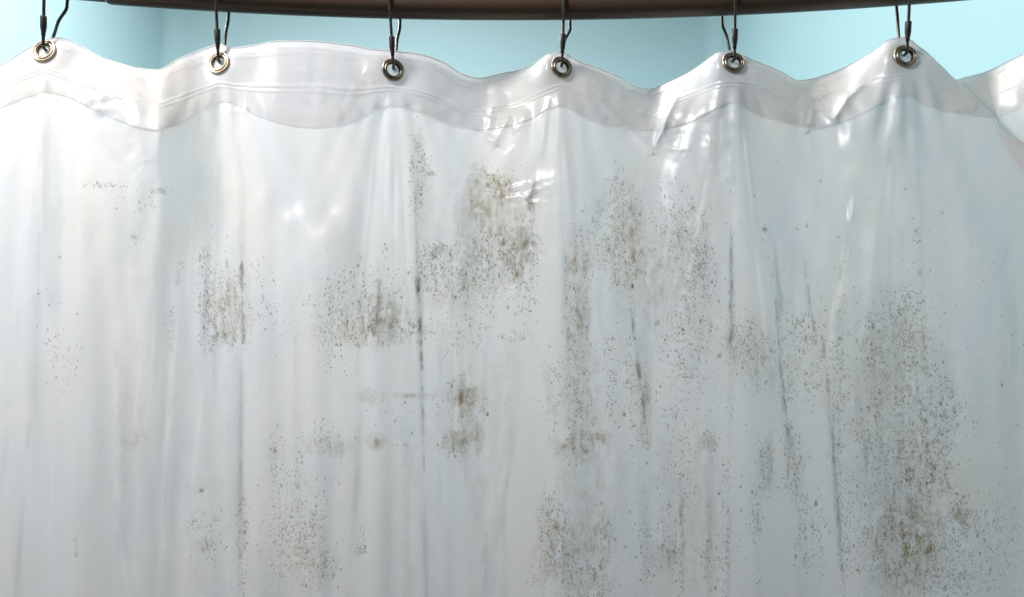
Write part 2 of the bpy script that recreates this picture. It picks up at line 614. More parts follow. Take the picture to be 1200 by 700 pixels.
# extra backward lean of the hem's upper edge on some faces
LEAN = np.array([(-1, .004), (.9, .004), (1.0, .003), (1.12, .006), (1.4, .012), (1.62, .014), (1.75, .006), (2.0, .0), (3.4, .003), (3.55, .010), (3.7, .016), (3.85, .011), (4.0, .0),
                 (4.2, .002), (4.45, .010), (4.6, .022), (4.8, .018), (4.95, .004), (5.05, .0), (5.3, .002), (5.5, .014), (5.7, .019), (5.85, .012), (6.0, .002), (6.4, .002), (6.55, .012), (6.8, .022), (7.0, .004), (7.3, .0)])
lean = pchip(LEAN[:, 0], LEAN[:, 1], s_cols)
ns = len(s_cols)
rowsX, rowsY, rowsZ = [], [], []


def place(px, py, d):
    Y = ROD_Y0 - 0.0 + d
    for _ in range(4):
        X, Z = unproject(px, py, Y)
        Y = rod_y(X) + d
    return X, Y, Z


for t in t_band:
    # quadratic through edge (t=0), weld (t=.5), hem bottom (t=1)
    py = ey * (2 * (t - .5) * (t - 1)) + wy * (-4 * t * (t - 1)) + by * (2 * t * (t - .5))
    px = pxe + (pxb - pxe) * t ** 1.0
    d = de + lean + (db - de - lean) * (1 - (1 - t) ** 1.5)
    X, Y, Z = place(px, py, d)
    rowsX.append(X); rowsY.append(Y); rowsZ.append(Z)
Xb, Yb, Zb = rowsX[-1].copy(), rowsY[-1].copy(), rowsZ[-1].copy()
Xl, _ = unproject(pxl, 300, 0.73)
Z_LOW, Z_END = 1.500 - 0.235, 0.16
dYb = Yb - rod_y(Xb)
SLOPE = (rowsY[-1] - rowsY[-8]) / (rowsZ[-1] - rowsZ[-8])


def low_row(Z, drop):
    w = smooth(0.0, 0.20 - 0.13 * np.exp(-((s_cols - 6.42) / 0.16) ** 2), drop)
    X = Xb + (Xl - Xb) * w
    Y = rod_y(X) + dYb * (0.22 + 0.78 * np.exp(-(drop / 0.11) ** 1.3))
    return X, Y, Z


for t in t_low:
    Z = Zb + (Z_LOW - Zb) * t
    X, Y, Z = low_row(Z, Zb - Z)
    rowsX.append(X); rowsY.append(Y); rowsZ.append(Z)
for t in t_deep:
    Z = np.full(ns, Z_LOW + (Z_END - Z_LOW) * t)
    X, Y, Z = low_row(Z, Zb - Z)
    rowsX.append(X); rowsY.append(Y); rowsZ.append(Z)
X = np.array(rowsX); Y = np.array(rowsY); Z = np.array(rowsZ)
nr = X.shape[0]
NB = len(t_band)
# rest coordinates: pixels of the smooth sheet (about 0.78 mm each), used for creases, film grain and growth
PX, PY = project(X, Y, Z)


def fnoise(x, y, lx, ly, n=40, seed=0):
    """smooth random field with wavelengths about lx, ly"""
    r = np.random.default_rng(seed)
    out = np.zeros_like(x)
    for _ in range(n):
        a = r.normal(0, 1, 2)
        out += np.sin(2 * np.pi * (x * a[0] / lx + y * a[1] / ly) + r.uniform(0, 6.28))
    return out / math.sqrt(n / 2)


def polyline_field(line, taper=0.18):
    """signed distance, nearest-parameter (0..1), for a polyline in rest pixels"""
    L = np.array(line, float)
    seg = np.hypot(*np.diff(L, axis=0).T)
    tot = seg.sum()
    pad = 90
    x0, x1 = L[:, 0].min() - pad, L[:, 0].max() + pad
    y0, y1 = L[:, 1].min() - pad, L[:, 1].max() + pad
    idx = np.nonzero((PX > x0) & (PX < x1) & (PY > y0) & (PY < y1))
    x = PX[idx]; y = PY[idx]
    best = np.full(x.shape, 1e9); sd = np.zeros_like(x); par = np.zeros_like(x)
    acc = 0
    for i in range(len(L) - 1):
        d = L[i + 1] - L[i]; l = seg[i]
        u = ((x - L[i, 0]) * d[0] + (y - L[i, 1]) * d[1]) / l ** 2
        uc = np.clip(u, 0, 1)
        ex = x - (L[i, 0] + uc * d[0]); ey_ = y - (L[i, 1] + uc * d[1])
        dist = np.hypot(ex, ey_)
        sgn = np.sign(ex * d[1] - ey_ * d[0])
        mk = dist < best
        best[mk] = dist[mk]; sd[mk] = (dist * sgn)[mk]; par[mk] = ((acc + uc * l) / tot)[mk]
        acc += l
    return idx, sd, best, par


D = np.zeros_like(X)          # displacement along depth, metres

# gentle hang of the film: long vertical undulation, fading out towards the hem
lowm = smooth(0.0, 0.10, (Zb[None, :] - Z))
D += lowm * 0.0031 * fnoise(PX, PY, 190, 2600, 30, 1)
D += lowm * 0.0006 * fnoise(PX, PY, 62, 1700, 30, 2)
D += 0.00022 * fnoise(PX, PY, 60, 110, 40, 3)
# fans of tension running down from each grommet
GP = [(54, 61), (257, 75), (461, 83), (658, 80), (859, 75), (1060, 67)]
for i, (gx, gy) in enumerate(GP):
    dx = PX - gx; dy = np.maximum(PY - gy + 22, 1)
    ang = dx / (dy + 34)
    fan = np.exp(-(ang / 0.42) ** 2) * smooth(14, 55, PY - gy) * (1 - smooth(220, 620, PY - gy))
    r = np.random.default_rng(50 + i)
    D += fan * (0.0013 * np.sin(ang * r.uniform(15, 19) + r.uniform(0, 6)) + 0.0008 * np.sin(ang * r.uniform(31, 39) + r.uniform(0, 6)))
# crumpled hem in the hollows between the grommets
for (cx, cy, rx, ry, a, lx, ly) in [(130, 112, 60, 22, .0011, 60, 34), (560, 122, 60, 24, .0011, 50, 40), (400, 110, 60, 28, .0008, 60, 46),
                                    (745, 115, 55, 30, .0010, 46, 50), (950, 122, 45, 24, .0010, 46, 40),
                                    (350, 260, 50, 50, .0022, 110, 130), (1005, 170, 34, 45, .0018, 80, 110), (1130, 180, 40, 50, .0014, 90, 130)]:
    w = np.exp(-((PX - cx) / rx) ** 2 - ((PY - cy) / ry) ** 2)
    D += w * a * fnoise(PX, PY, lx, ly, 24, int(cx + cy))

# creases: (polyline, height m, width px, kind) kind 'r' sharp ridge, 's' soft step
CREASES = [
 ([(697, 114), (735, 150), (764, 180)], -.0060, 4.5, 'v'), ([(797, 106), (780, 140), (765, 181)], -.0070, 4, 'v'),
 ([(897, 118), (925, 140), (944, 154)], -.0055, 4, 'v'), ([(1016, 94), (990, 118), (975, 143)], -.0060, 4, 'v'),
 ([(952, 128), (946, 152)], -.0030, 3, 'r'), ([(705, 140), (735, 165)], .0020, 5, 'r'),
 ([(880, 84), (892, 115), (910, 150)], -.0020, 4, 'r'), ([(645, 110), (632, 190)], -.0016, 3, 'r'), ([(680, 112), (684, 185)], -.0012, 4, 'r'),
 ([(240, 108), (235, 190)], -.0014, 4, 'r'), ([(275, 110), (276, 200)], .0012, 5, 'r'),
 ([(540, 148), (562, 158), (582, 170)], -.0048, 4.5, 'v'), ([(600, 138), (588, 152), (580, 170)], -.0030, 4, 'v'), ([(60, 100), (66, 180), (70, 260)], -.0016, 7, 'r'),
 ([(85, 150), (93, 230), (97, 300)], .0016, 6, 'r'), ([(150, 140), (166, 170), (172, 195)], -.0024, 6, 'r'),
 ([(110, 130), (130, 160), (160, 185)], .0022, 8, 'r'),
 ([(285, 180), (283, 300), (281, 500), (279, 705)], .0030, 5, 's'), ([(262, 180), (263, 330), (270, 500), (272, 705)], -.0016, 6, 's'),
 ([(212, 290), (205, 380), (195, 520), (184, 705)], -.0010, 3.5, 's'), ([(240, 400), (234, 480), (226, 560), (212, 705)], -.0009, 3.5, 's'),
 ([(140, 350), (137, 450), (140, 620), (150, 705)], -.0024, 4, 's'), ([(45, 300), (44, 450), (40, 600)], .0018, 8, 's'),
 ([(487, 170), (490, 330), (494, 460), (500, 700)], .0026, 3.5, 's'), ([(480, 480), (484, 600), (482, 705)], -.0018, 4, 's'),
 ([(423, 450), (420, 560), (408, 705)], .0018, 4, 's'), ([(406, 470), (398, 560), (384, 705)], -.0018, 5, 's'),
 ([(444, 300), (445, 400)], .0016, 4, 's'),
 ([(628, 190), (620, 250), (607, 320), (600, 350)], -.0028, 4, 's'), ([(570, 380), (566, 500), (570, 705)], .0014, 4, 's'),
 ([(590, 420), (578, 560), (572, 705)], -.0018, 5, 's'), ([(602, 450), (598, 540), (590, 590), (592, 700)], .0018, 3.5, 's'),
 ([(640, 430), (644, 470), (652, 490)], .0014, 4, 's'), ([(660, 260), (655, 400), (650, 540)], .0020, 6, 's'),
 ([(694, 250), (698, 380), (712, 540), (720, 705)], -.0018, 5, 's'),
 ([(738, 300), (745, 400), (757, 480), (763, 545)], .0024, 3.5, 's'), ([(728, 400), (740, 540), (752, 705)], -.0014, 5, 's'),
 ([(700, 610), (716, 560), (722, 520)], .0014, 3, 's'),
 ([(856, 180), (857, 300), (856, 430), (852, 705)], .0026, 3.5, 's'), ([(845, 130), (847, 220)], -.0014, 4, 's'),
 ([(795, 250), (800, 400), (798, 705)], -.0016, 7, 's'), ([(830, 470), (833, 560), (828, 705)], .0016, 4, 's'),
 ([(903, 260), (910, 360), (920, 480), (926, 560)], .0028, 3, 's'), ([(940, 280), (950, 350), (962, 420), (975, 500), (982, 600), (990, 705)], .0030, 3.5, 's'),
 ([(1000, 220), (992, 300), (980, 370), (975, 430)], -.0026, 3.5, 's'), ([(960, 170), (958, 260), (965, 340)], .0012, 5, 's'),
 ([(1055, 130), (1058, 250), (1062, 380)], -.0030, 9, 's'), ([(1078, 130), (1082, 260), (1086, 420)], .0024, 8, 's'),
 ([(1195, 220), (1165, 330), (1150, 400), (1150, 470)], .0026, 6, 's'), ([(1185, 330), (1180, 430), (1190, 600)], -.0022, 6, 's'),
 ([(1140, 420), (1165, 560), (1180, 705)], .0020, 8, 's'), ([(1168, 138), (1200, 168), (1230, 200)], .0006, 4, 'r'),
 ([(152, 319), (165, 324), (184, 323)], -.0007, 3, 'r'), ([(828, 168), (842, 162), (856, 170)], -.0014, 4, 'r'),
 ([(775, 170), (795, 176), (812, 174)], -.0016, 3, 'r'), ([(700, 216), (716, 212)], -.0012, 3, 'r'),
]
# a soft bulge shaped to catch a glow, and a fine crumple added for glints
D += -.0148 * np.exp(-((PX - 372) / 52) ** 2 - ((PY - 308) / 58) ** 2)
D += np.exp(-((PX - 612) / 30) ** 2 - ((PY - 226) / 13) ** 2) * .0008 * fnoise(PX, PY, 30, 15, 24, 91)
# thin lines of tension from every grommet, running far down the sheet
rf = np.random.default_rng(5)
for gx, gy in GP:
    for _ in range(7):
        sl = rf.normal(0, .16); y0_ = gy + rf.uniform(45, 110); y1_ = y0_ + rf.uniform(90, 330)
        xa, xb_ = gx + sl * (y0_ - gy) + rf.normal(0, 4), gx + sl * 0.75 * (y1_ - gy) + rf.normal(0, 4)
        CREASES.append(([(xa, y0_), ((xa + xb_) / 2 + rf.normal(0, 2), (y0_ + y1_) / 2), (xb_, y1_)], rf.uniform(.0005, .0014) * rf.choice([-1, 1]), rf.uniform(1.8, 4.5), rf.choice(['r', 's'])))
# small sharp pinches that branch in the hollows of the hem
rp = np.random.default_rng(77)
for (cx, cy, sx, sy, n_) in [(140, 124, 34, 16, 6), (562, 140, 34, 16, 10), (762, 150, 30, 18, 9), (950, 142, 22, 12, 7), (385, 120, 50, 18, 7), (800, 165, 26, 8, 5), (165, 168, 10, 20, 4), (1150, 120, 20, 14, 4)]:
    for _ in range(n_):
        x_, y_ = cx + rp.normal(0, sx), cy + rp.normal(0, sy)
        an = math.radians(90 + (x_ - cx) * -0.7 + rp.normal(0, 26)); ln_ = rp.uniform(14, 46)
        dx_, dy_ = math.cos(an) * ln_ / 2, math.sin(an) * ln_ / 2
        CREASES.append(([(x_ - dx_, y_ - dy_), (x_ + rp.normal(0, 2.5), y_ + rp.normal(0, 2.5)), (x_ + dx_, y_ + dy_)], -rp.uniform(.0006, .0019) * rp.choice([1, 1, -0.7]), rp.uniform(2.4, 5), 'r'))
# long faint hang lines of thin film, all over the lower sheet
for _ in range(34):
    x_ = rp.uniform(10, 1190); y_ = rp.uniform(220, 560); ln_ = rp.uniform(60, 260); tilt = (x_ - 600) / 6000 + rp.normal(0, .03)
    CREASES.append(([(x_, y_), (x_ + tilt * ln_ * .5 + rp.normal(0, 1.5), y_ + ln_ * .5), (x_ + tilt * ln_, y_ + ln_)], rp.uniform(.0004, .0013) * rp.choice([-1, 1]), rp.uniform(1.8, 4), rp.choice(['r', 's'])))
for line, a, w, kind in CREASES:
    idx, sd, dist, par = polyline_field(line)
    end = smooth(0, .16, par) * (1 - smooth(.84, 1, par))
    if line[-1][1] > 690:
        end = smooth(0, .16, par)
    far = np.exp(-(dist / (w * 9)) ** 2)
    if kind == 'v':
        end = smooth(0, .35, par) * (1 - smooth(.955, 1, par))
    if kind in 'rv':
        D[idx] += end * a * np.exp(-np.sqrt((dist / w) ** 2 + 0.15))
    else:
        far = np.exp(-(dist / (w * 7)) ** 2)
        brk = (0.65 + 0.5 * np.sin(par * 9 + a * 9e3) + 0.3 * np.sin(par * 23 + a * 5e3)).clip(0.12, 1.2)
        D[idx] += end * far * a * 0.78 * brk * np.tanh(sd / (w * 0.75))

# keep the film flat where a grommet is clamped on
GROM = []
# px, py, tilt back (top away), yaw slope
GSPEC = [(-352, 60, .10, 0), (-150, 70, .12, 0), (53, 61, .16, -.06), (257, 75, .12, -.22), (461, 83, .04, .50), (658, 80, .16, .38),
         (859, 74.5, .22, .10), (1060, 67, .12, .04), (1262, 62, .1, 0)]
Y = Y + D
for gx, gy, b_, a_ in GSPEC:
    X0, Z0 = unproject(gx, gy, 0.74)
    Y0 = float(rod_y(X0)) + 0.002
    X0, Z0 = unproject(gx, gy, Y0)
    Y0 = float(Y[:NB].ravel()[np.argmin((X[:NB] - X0) ** 2 + (Z[:NB] - Z0) ** 2)])
    X0, Z0 = unproject(gx, gy, Y0)
    X0, Z0 = float(X0), float(Z0)
    r = np.hypot(X - X0, Z - Z0)
    w = np.exp(-(np.maximum(r - 0.0095, 0) / 0.013) ** 2)
    Y = Y * (1 - w) + (Y0 + a_ * (X - X0) + b_ * (Z - Z0)) * w
    GROM.append((X0, Y0, Z0, a_, b_))

# ------------------------------------------------------------------ growth and fold shading maps (rest pixels)
smear = np.zeros_like(X); speck = np.zeros_like(X); streak = np.zeros_like(X); fold_shade = np.zeros_like(X)
w1 = fnoise(PX, PY, 60, 90, 40, 21); w2 = fnoise(PX, PY, 22, 34, 40, 22); w3 = fnoise(PX, PY, 9, 16, 40, 23); w4 = fnoise(PX, PY, 14, 140, 40, 24)


def patch(dst, cx, cy, rx, ry, a, rag=0.45, p=2.0):
    x0, x1, y0, y1 = cx - 2.4 * rx - 12, cx + 2.4 * rx + 12, cy - 2.4 * ry - 12, cy + 2.4 * ry + 12
    idx = np.nonzero((PX > x0) & (PX < x1) & (PY > y0) & (PY < y1))
    x, y = PX[idx], PY[idx]
    q = (np.abs(x - cx) / rx) ** p + (np.abs(y - cy) / ry) ** p
    q = q * (1 + 0) + rag * (0.4 * w1[idx] + 0.5 * w2[idx] + 0.5 * w3[idx] + 0.55 * w4[idx])
    v = a * (1 - smooth(0.15, 1.55, q))
    dst[idx] = 1 - (1 - dst[idx]) * (1 - v)


SMEARS = [
 (585, 265, 60, 70, .16), (500, 320, 60, 50, .10), (770, 310, 80, 110, .13), (735, 290, 26, 80, .16), (825, 330, 18, 90, .16), (1060, 500, 60, 170, .10), (1010, 520, 50, 160, .10), (1100, 600, 46, 90, .16), (860, 420, 60, 50, .10), (690, 600, 40, 110, .14), (440, 370, 70, 46, .12), (265, 360, 40, 60, .10), (370, 620, 50, 90, .08), (545, 490, 50, 60, .10), (800, 600, 70, 110, .08),
 (572, 245, 30, 46, .40), (608, 302, 13, 32, .50), (555, 225, 12, 20, .35), (590, 300, 30, 40, .28), (1068, 600, 34, 90, .30), (448, 372, 30, 28, .28),
 (575, 240, 34, 42, .42), (552, 275, 20, 60, .34), (606, 285, 26, 46, .42), (530, 320, 40, 44, .18), (560, 340, 40, 40, .16), (568, 215, 32, 12, .30),
 (445, 375, 42, 36, .34), (420, 392, 70, 14, .26), (545, 463, 22, 16, .55), (538, 516, 20, 14, .60), (545, 490, 12, 60, .34), (560, 516, 6, 18, .75),
 (442, 519, 11, 11, .55), (434, 466, 16, 12, .34), (470, 464, 40, 5, .22), (385, 524, 36, 14, .24), (396, 526, 12, 8, .25), (680, 522, 34, 18, .48), (707, 510, 7, 8, .5),
 (682, 560, 26, 28, .24), (683, 470, 26, 60, .22), (678, 650, 36, 52, .44), (676, 644, 22, 9, .5), (700, 600, 18, 40, .15), (780, 650, 18, 17, .55),
 (742, 285, 14, 60, .28), (770, 340, 22, 70, .22), (800, 300, 30, 60, .22), (830, 520, 12, 12, .4), (899, 545, 10, 40, .40), (936, 555, 10, 40, .26),
 (1060, 645, 42, 58, .60), (1062, 560, 40, 60, .24), (1078, 470, 30, 90, .24), (1045, 400, 34, 70, .22), (1122, 606, 8, 12, .8), (1020, 460, 30, 90, .16),
 (265, 370, 28, 40, .28), (262, 395, 16, 10, .35), (157, 515, 16, 12, .30), (370, 655, 26, 30, .22), (320, 531, 6, 10, .35), (240, 640, 14, 8, .3),
 (490, 190, 9, 44, .30), (875, 405, 26, 40, .20), (815, 610, 30, 90, .14), (755, 450, 12, 70, .22), (1110, 470, 14, 70, .2), (640, 640, 14, 60, .35),
 (560, 585, 8, 40, .22), (235, 570, 24, 12, .14), (150, 490, 40, 90, .08), (330, 690, 40, 60, .16), (1150, 620, 40, 80, .12), (905, 430, 30, 40, .16),
 (160, 260, 60, 60, .07), (720, 250, 30, 40, .18), (500, 260, 24, 50, .14),
]
for c in SMEARS:
    patch(smear, *c)
patch(smear, 676, 345, 16, 78, .46, .30, 3.5)       # straight-sided column of growth
patch(smear, 676, 420, 16, 90, .22, .3, 3)
SPECKS = [
 (490, 205, 10, 62, .42), (505, 195, 14, 14, .3), (516, 295, 22, 14, .62), (520, 325, 34, 30, .50), (500, 310, 12, 12, .5), (560, 300, 12, 36, .55), (590, 310, 34, 40, .40),
 (625, 300, 10, 40, .40), (590, 215, 34, 20, .30), (620, 355, 14, 26, .2), (430, 350, 44, 50, .32), (445, 385, 52, 18, .48), (390, 385, 30, 60, .22), (500, 388, 20, 10, .6),
 (605, 394, 22, 7, .45), (255, 350, 26, 66, .28), (268, 385, 30, 24, .38), (300, 350, 40, 50, .12), (240, 335, 8, 60, .25), (720, 265, 30, 60, .40), (735, 310, 34, 30, .45), (690, 320, 14, 30, .30),
 (790, 262, 26, 56, .36), (824, 290, 12, 50, .55), (818, 330, 26, 40, .42), (808, 385, 26, 50, .38), (800, 450, 30, 60, .22), (870, 400, 24, 40, .38), (890, 420, 14, 30, .34),
 (676, 345, 18, 80, .26), (650, 625, 16, 50, .60), (645, 600, 12, 30, .5), (660, 670, 30, 40, .58), (705, 640, 16, 50, .40), (690, 690, 40, 20, .4),
 (780, 640, 30, 40, .25), (798, 620, 6, 90, .45), (838, 655, 22, 40, .50), (850, 590, 6, 60, .3), (886, 600, 10, 36, .48), (896, 545, 10, 40, .45), (930, 545, 16, 50, .40),
 (945, 420, 40, 60, .28), (985, 480, 9, 130, .42), (940, 380, 34, 30, .22), (1050, 400, 50, 50, .24), (1060, 360, 24, 50, .26), (1075, 470, 48, 80, .26), (1085, 545, 30, 50, .40),
 (1060, 640, 46, 60, .45), (1040, 520, 50, 90, .22), (1112, 640, 34, 50, .48), (1125, 600, 12, 20, .5), (1110, 680, 30, 24, .45), (1160, 640, 50, 60, .16), (1100, 520, 24, 70, .32),
 (950, 630, 20, 50, .32), (990, 620, 8, 80, .40), (1010, 640, 26, 60, .22),
 (335, 640, 24, 36, .40), (365, 640, 14, 50, .44), (382, 665, 18, 26, .40), (350, 600, 50, 60, .14), (425, 640, 7, 28, .45), (240, 630, 24, 40, .22), (225, 615, 8, 10, .4), (283, 640, 7, 60, .35),
 (130, 219, 30, 4, .42), (190, 223, 14, 5, .5), (160, 232, 30, 20, .10), (75, 415, 24, 40, .14), (93, 641, 4, 14, .55), (60, 360, 20, 30, .10), (160, 278, 10, 10, .2),
 (325, 530, 8, 30, .30), (385, 515, 24, 26, .22), (240, 395, 12, 14, .4), (350, 540, 6, 60, .25), (200, 380, 8, 20, .22),
 (740, 440, 10, 80, .34), (757, 490, 8, 50, .48), (715, 450, 16, 60, .3), (670, 450, 40, 60, .16), (800, 540, 20, 60, .2), (830, 520, 14, 14, .3), (760, 620, 30, 60, .12),
 (545, 470, 30, 26, .22), (535, 518, 24, 18, .35), (560, 380, 20, 40, .16), (530, 390, 30, 30, .16), (480, 490, 60, 40, .06), (680, 510, 40, 30, .2),
 (960, 480, 260, 240, .018), (1075, 275, 5, 10, .6), (896, 269, 4, 4, .7), (210, 314, 4, 10, .45), (200, 395, 6, 24, .25),
]
for c in SPECKS:
    patch(speck, *c, 0.55)
# growth is clumpy: it gathers in knots and along the hang of the film
speck *= np.clip(0.25 + 2.3 * smooth(-0.8, 1.7, 0.75 * w2 + 0.6 * w3 + 0.85 * w4), 0, 2.4)
smear *= np.clip(0.55 + 1.5 * smooth(-1.1, 1.5, 0.5 * w1 + 0.6 * w2 + 0.3 * w3 + 0.7 * w4), 0, 1.65)
speck = np.clip(speck, 0, 0.95); smear = np.clip(smear, 0, 0.95)
# individual colonies one can point to
for cx, cy, rx, ry, a in [(731, 486, 3.2, 2.6, .85), (896, 269, 3, 2.6, .75), (771, 378, 3, 3, .7), (163, 246, 3, 3, .5), (158, 278, 4, 3, .45), (73, 303, 2.6, 2.2, .6), (625, 286, 3, 4, .7),
                          (187, 223, 5, 3, .5), (119, 219, 3, 2, .6), (703, 516, 4, 4, .55), (443, 372, 2.6, 10, .7), (1078, 320, 4, 5, .5), (1122, 606, 4, 9, .6), (1175, 370, 2, 2, .6),
                          (504, 203, 5, 3, .6), (482, 190, 3, 4, .6), (908, 540, 2.5, 3, .7), (442, 519, 3, 6, .45), (540, 520, 4, 7, .5), (541, 468, 3, 14, .45), (560, 500, 3, 8, .45),
                          (676, 645, 4, 3, .5), (686, 529, 4, 3, .45), (268, 332, 4, 8, .35), (275, 345, 3, 5, .3), (236, 575, 2.5, 2.5, .6), (512, 293, 6, 5, .5), (589, 282, 5, 4, .5)]:
    patch(streak, cx, cy, rx, ry, a, 0.35)
STREAKS = [
 ([(486, 205), (488, 270), (490, 320)], 1.2, .40), ([(490, 318), (492, 380), (494, 412)], 2.0, .92), ([(494, 405), (495, 465)], 1.2, .60), ([(627, 205), (621, 250), (612, 290), (606, 315)], 3.4, .70), ([(614, 285), (608, 308), (606, 330)], 3.5, .5),
 ([(857, 262), (857, 330)], 1.2, .5), ([(857, 318), (856, 372), (855, 410)], 2.1, .72), ([(283, 285), (284, 350), (285, 410)], 1.9, .58), ([(282, 400), (280, 600), (279, 690)], 1.0, .25),
 ([(739, 355), (743, 400)], 1.3, .5), ([(745, 410), (754, 470), (761, 530)], 2.2, .50), ([(906, 300), (912, 370), (919, 450)], 1.1, .45), ([(917, 420), (922, 480), (925, 520)], 1.9, .55), ([(925, 520), (926, 580)], 1.1, .4),
 ([(945, 300), (955, 380), (964, 410)], 1.3, .35), ([(965, 380), (973, 450), (977, 500)], 1.5, .42), ([(977, 490), (981, 570), (985, 640), (990, 700)], 1.9, .45), ([(1000, 250), (985, 340), (978, 400)], 1.0, .28),
 ([(445, 325), (446, 382)], 1.8, .5), ([(541, 440), (541, 500)], 1.6, .5), ([(470, 464), (515, 463)], 1.2, .4), ([(798, 560), (800, 690)], 1.5, .4), ([(208, 312), (207, 335)], 1.4, .4), ([(204, 360), (190, 640)], 1.0, .13),
 ([(137, 400), (138, 620)], 1.5, .12), ([(93, 630), (94, 652)], 1.6, .5), ([(495, 465), (497, 560)], 0.9, .3), ([(266, 300), (264, 360)], 1.4, .3), ([(740, 255), (744, 330)], 1.3, .32), ([(1083, 380), (1084, 440)], 1.6, .4)]
for line, w, a in STREAKS:
    idx, sd, dist, par = polyline_field(line)
    ww = w * (1 + 0.35 * w2[idx] + 0.35 * w3[idx]).clip(0.3)
    v = min(1, a * 1.35) * np.exp(-(dist / ww) ** 2) * smooth(0, .12, par) * (1 - smooth(.85, 1, par)) * (0.75 + 0.3 * w2[idx]).clip(0.15, 1)
    streak[idx] = np.maximum(streak[idx], v)
# shade of folds and overlaps, painted on the film as darker streaks
FOLD_SHADES = [([(398, 480), (390, 600), (384, 705)], 9, .5), ([(476, 470), (480, 560), (478, 705)], 7, .6), ([(500, 520), (502, 705)], 10, .35), ([(584, 400), (580, 500), (578, 600)], 7, .5),
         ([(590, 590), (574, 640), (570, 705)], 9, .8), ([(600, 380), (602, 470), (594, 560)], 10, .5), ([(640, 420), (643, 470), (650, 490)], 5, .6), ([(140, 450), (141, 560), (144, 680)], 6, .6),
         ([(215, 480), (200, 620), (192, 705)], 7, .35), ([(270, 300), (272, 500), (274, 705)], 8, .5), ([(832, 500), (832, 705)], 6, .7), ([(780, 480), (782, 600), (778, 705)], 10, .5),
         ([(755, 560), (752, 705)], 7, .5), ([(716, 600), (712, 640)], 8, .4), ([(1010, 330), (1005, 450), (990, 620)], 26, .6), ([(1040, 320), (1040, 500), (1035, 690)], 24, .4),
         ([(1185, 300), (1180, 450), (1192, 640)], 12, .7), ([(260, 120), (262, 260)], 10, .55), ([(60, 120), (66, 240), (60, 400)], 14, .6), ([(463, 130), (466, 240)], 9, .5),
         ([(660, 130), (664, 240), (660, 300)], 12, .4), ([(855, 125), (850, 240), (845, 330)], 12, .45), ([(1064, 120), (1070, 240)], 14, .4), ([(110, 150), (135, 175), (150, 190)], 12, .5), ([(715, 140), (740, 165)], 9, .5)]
for line, w, a in FOLD_SHADES:
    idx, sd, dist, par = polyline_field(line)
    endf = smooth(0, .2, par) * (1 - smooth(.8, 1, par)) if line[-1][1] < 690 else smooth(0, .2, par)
    fold_shade[idx] = np.maximum(fold_shade[idx], a * endf * (1 - smooth(w * 0.55, w * 1.25, dist + 1.2 * w3[idx] + 1.5 * w2[idx])))

# ------------------------------------------------------------------ meshes of the curtain
curtain = empty('shower_curtain', (0, ROD_Y0, Z_END))
curtain['label'] = 'frosted white vinyl shower curtain speckled with mould, hanging from the hooks'
curtain['category'] = 'shower curtain'
ORG = np.array([0, ROD_Y0, Z_END])


def grid_object(name, r0, r1, dy, mat, attrs, holes, thin=1):
    x = X[r0:r1]; y = Y[r0:r1] + dy; z = Z[r0:r1]
    n, m = x.shape
    co = np.stack([x, y, z], -1).reshape(-1, 3) - ORG
    i = np.arange(n - 1)[:, None] * m + np.arange(m - 1)[None, :]
    quads = np.stack([i, i + m, i + m + 1, i + 1], -1).reshape(-1, 4)
    keep = np.ones(len(quads), bool)
    for (hx, hz, hr) in holes:
        r = np.hypot(x - hx, z - hz).reshape(-1)
        keep &= ~(r[quads].mean(1) < hr)
    quads = quads[keep]
    me = bpy.data.meshes.new(name)
    me.vertices.add(len(co)); me.vertices.foreach_set('co', co.astype(np.float32).ravel())
    me.loops.add(len(quads) * 4); me.loops.foreach_set('vertex_index', quads.astype(np.int32).ravel())
    me.polygons.add(len(quads)); me.polygons.foreach_set('loop_start', (np.arange(len(quads)) * 4).astype(np.int32))
    me.update(calc_edges=True)
    me.validate()
    a = me.attributes.new('rest', 'FLOAT_VECTOR', 'POINT')
    rest = np.stack([PX[r0:r1] * .001, -PY[r0:r1] * .001, np.zeros_like(x)], -1)
    a.data.foreach_set('vector', rest.astype(np.float32).ravel())
    for k, v in attrs.items():
        a = me.attributes.new(k, 'FLOAT', 'POINT')
        a.data.foreach_set('value', v[r0:r1].astype(np.float32).ravel())
    o = link_mesh(name, me, mat, curtain)
    return o


sheet_holes = [(g[0], g[2] + 0.0026, 0.0022) for g in GROM]
grid_object('vinyl_sheet', 0, nr, 0.0, MAT_SHEET, dict(smear=smear, speck=speck, streak=streak, fold_shade=fold_shade), sheet_holes)
BAND0 = 4
Yk = Y.copy()
for rc, hh in ((32.6, .00055), (36.8, .00045), (8.5, .00035)):      # heat-welded ridges running along the hem
    Y[:NB] -= (hh * np.exp(-((np.arange(NB) - rc) / 1.15) ** 2))[:, None]
grid_object('hem_band', BAND0, NB, -0.0008, MAT_HEM, {}, [(g[0], g[2], 0.0074) for g in GROM])


def weld(name, row, dy, rad, mat):
    step = 2
    p = [Vector((X[row, j], Y[row, j] + dy, Z[row, j])) - Vector(ORG) for j in range(0, ns, step)]
    q = [p[0]]
    for v in p[1:]:
        if (v - q[-1]).length > 0.0008:
            q.append(v)
    me = tube_mesh(name, q, rad, 6)
    a = me.attributes.new('rest', 'FLOAT_VECTOR', 'POINT')
    a.data.foreach_set('vector', np.array([v.co[:] for v in me.vertices], np.float32).ravel())
    return link_mesh(name, me, mat, curtain)


Y = Yk
weld('edge_bead', 0, 0.0, 0.0006, MAT_WELD)

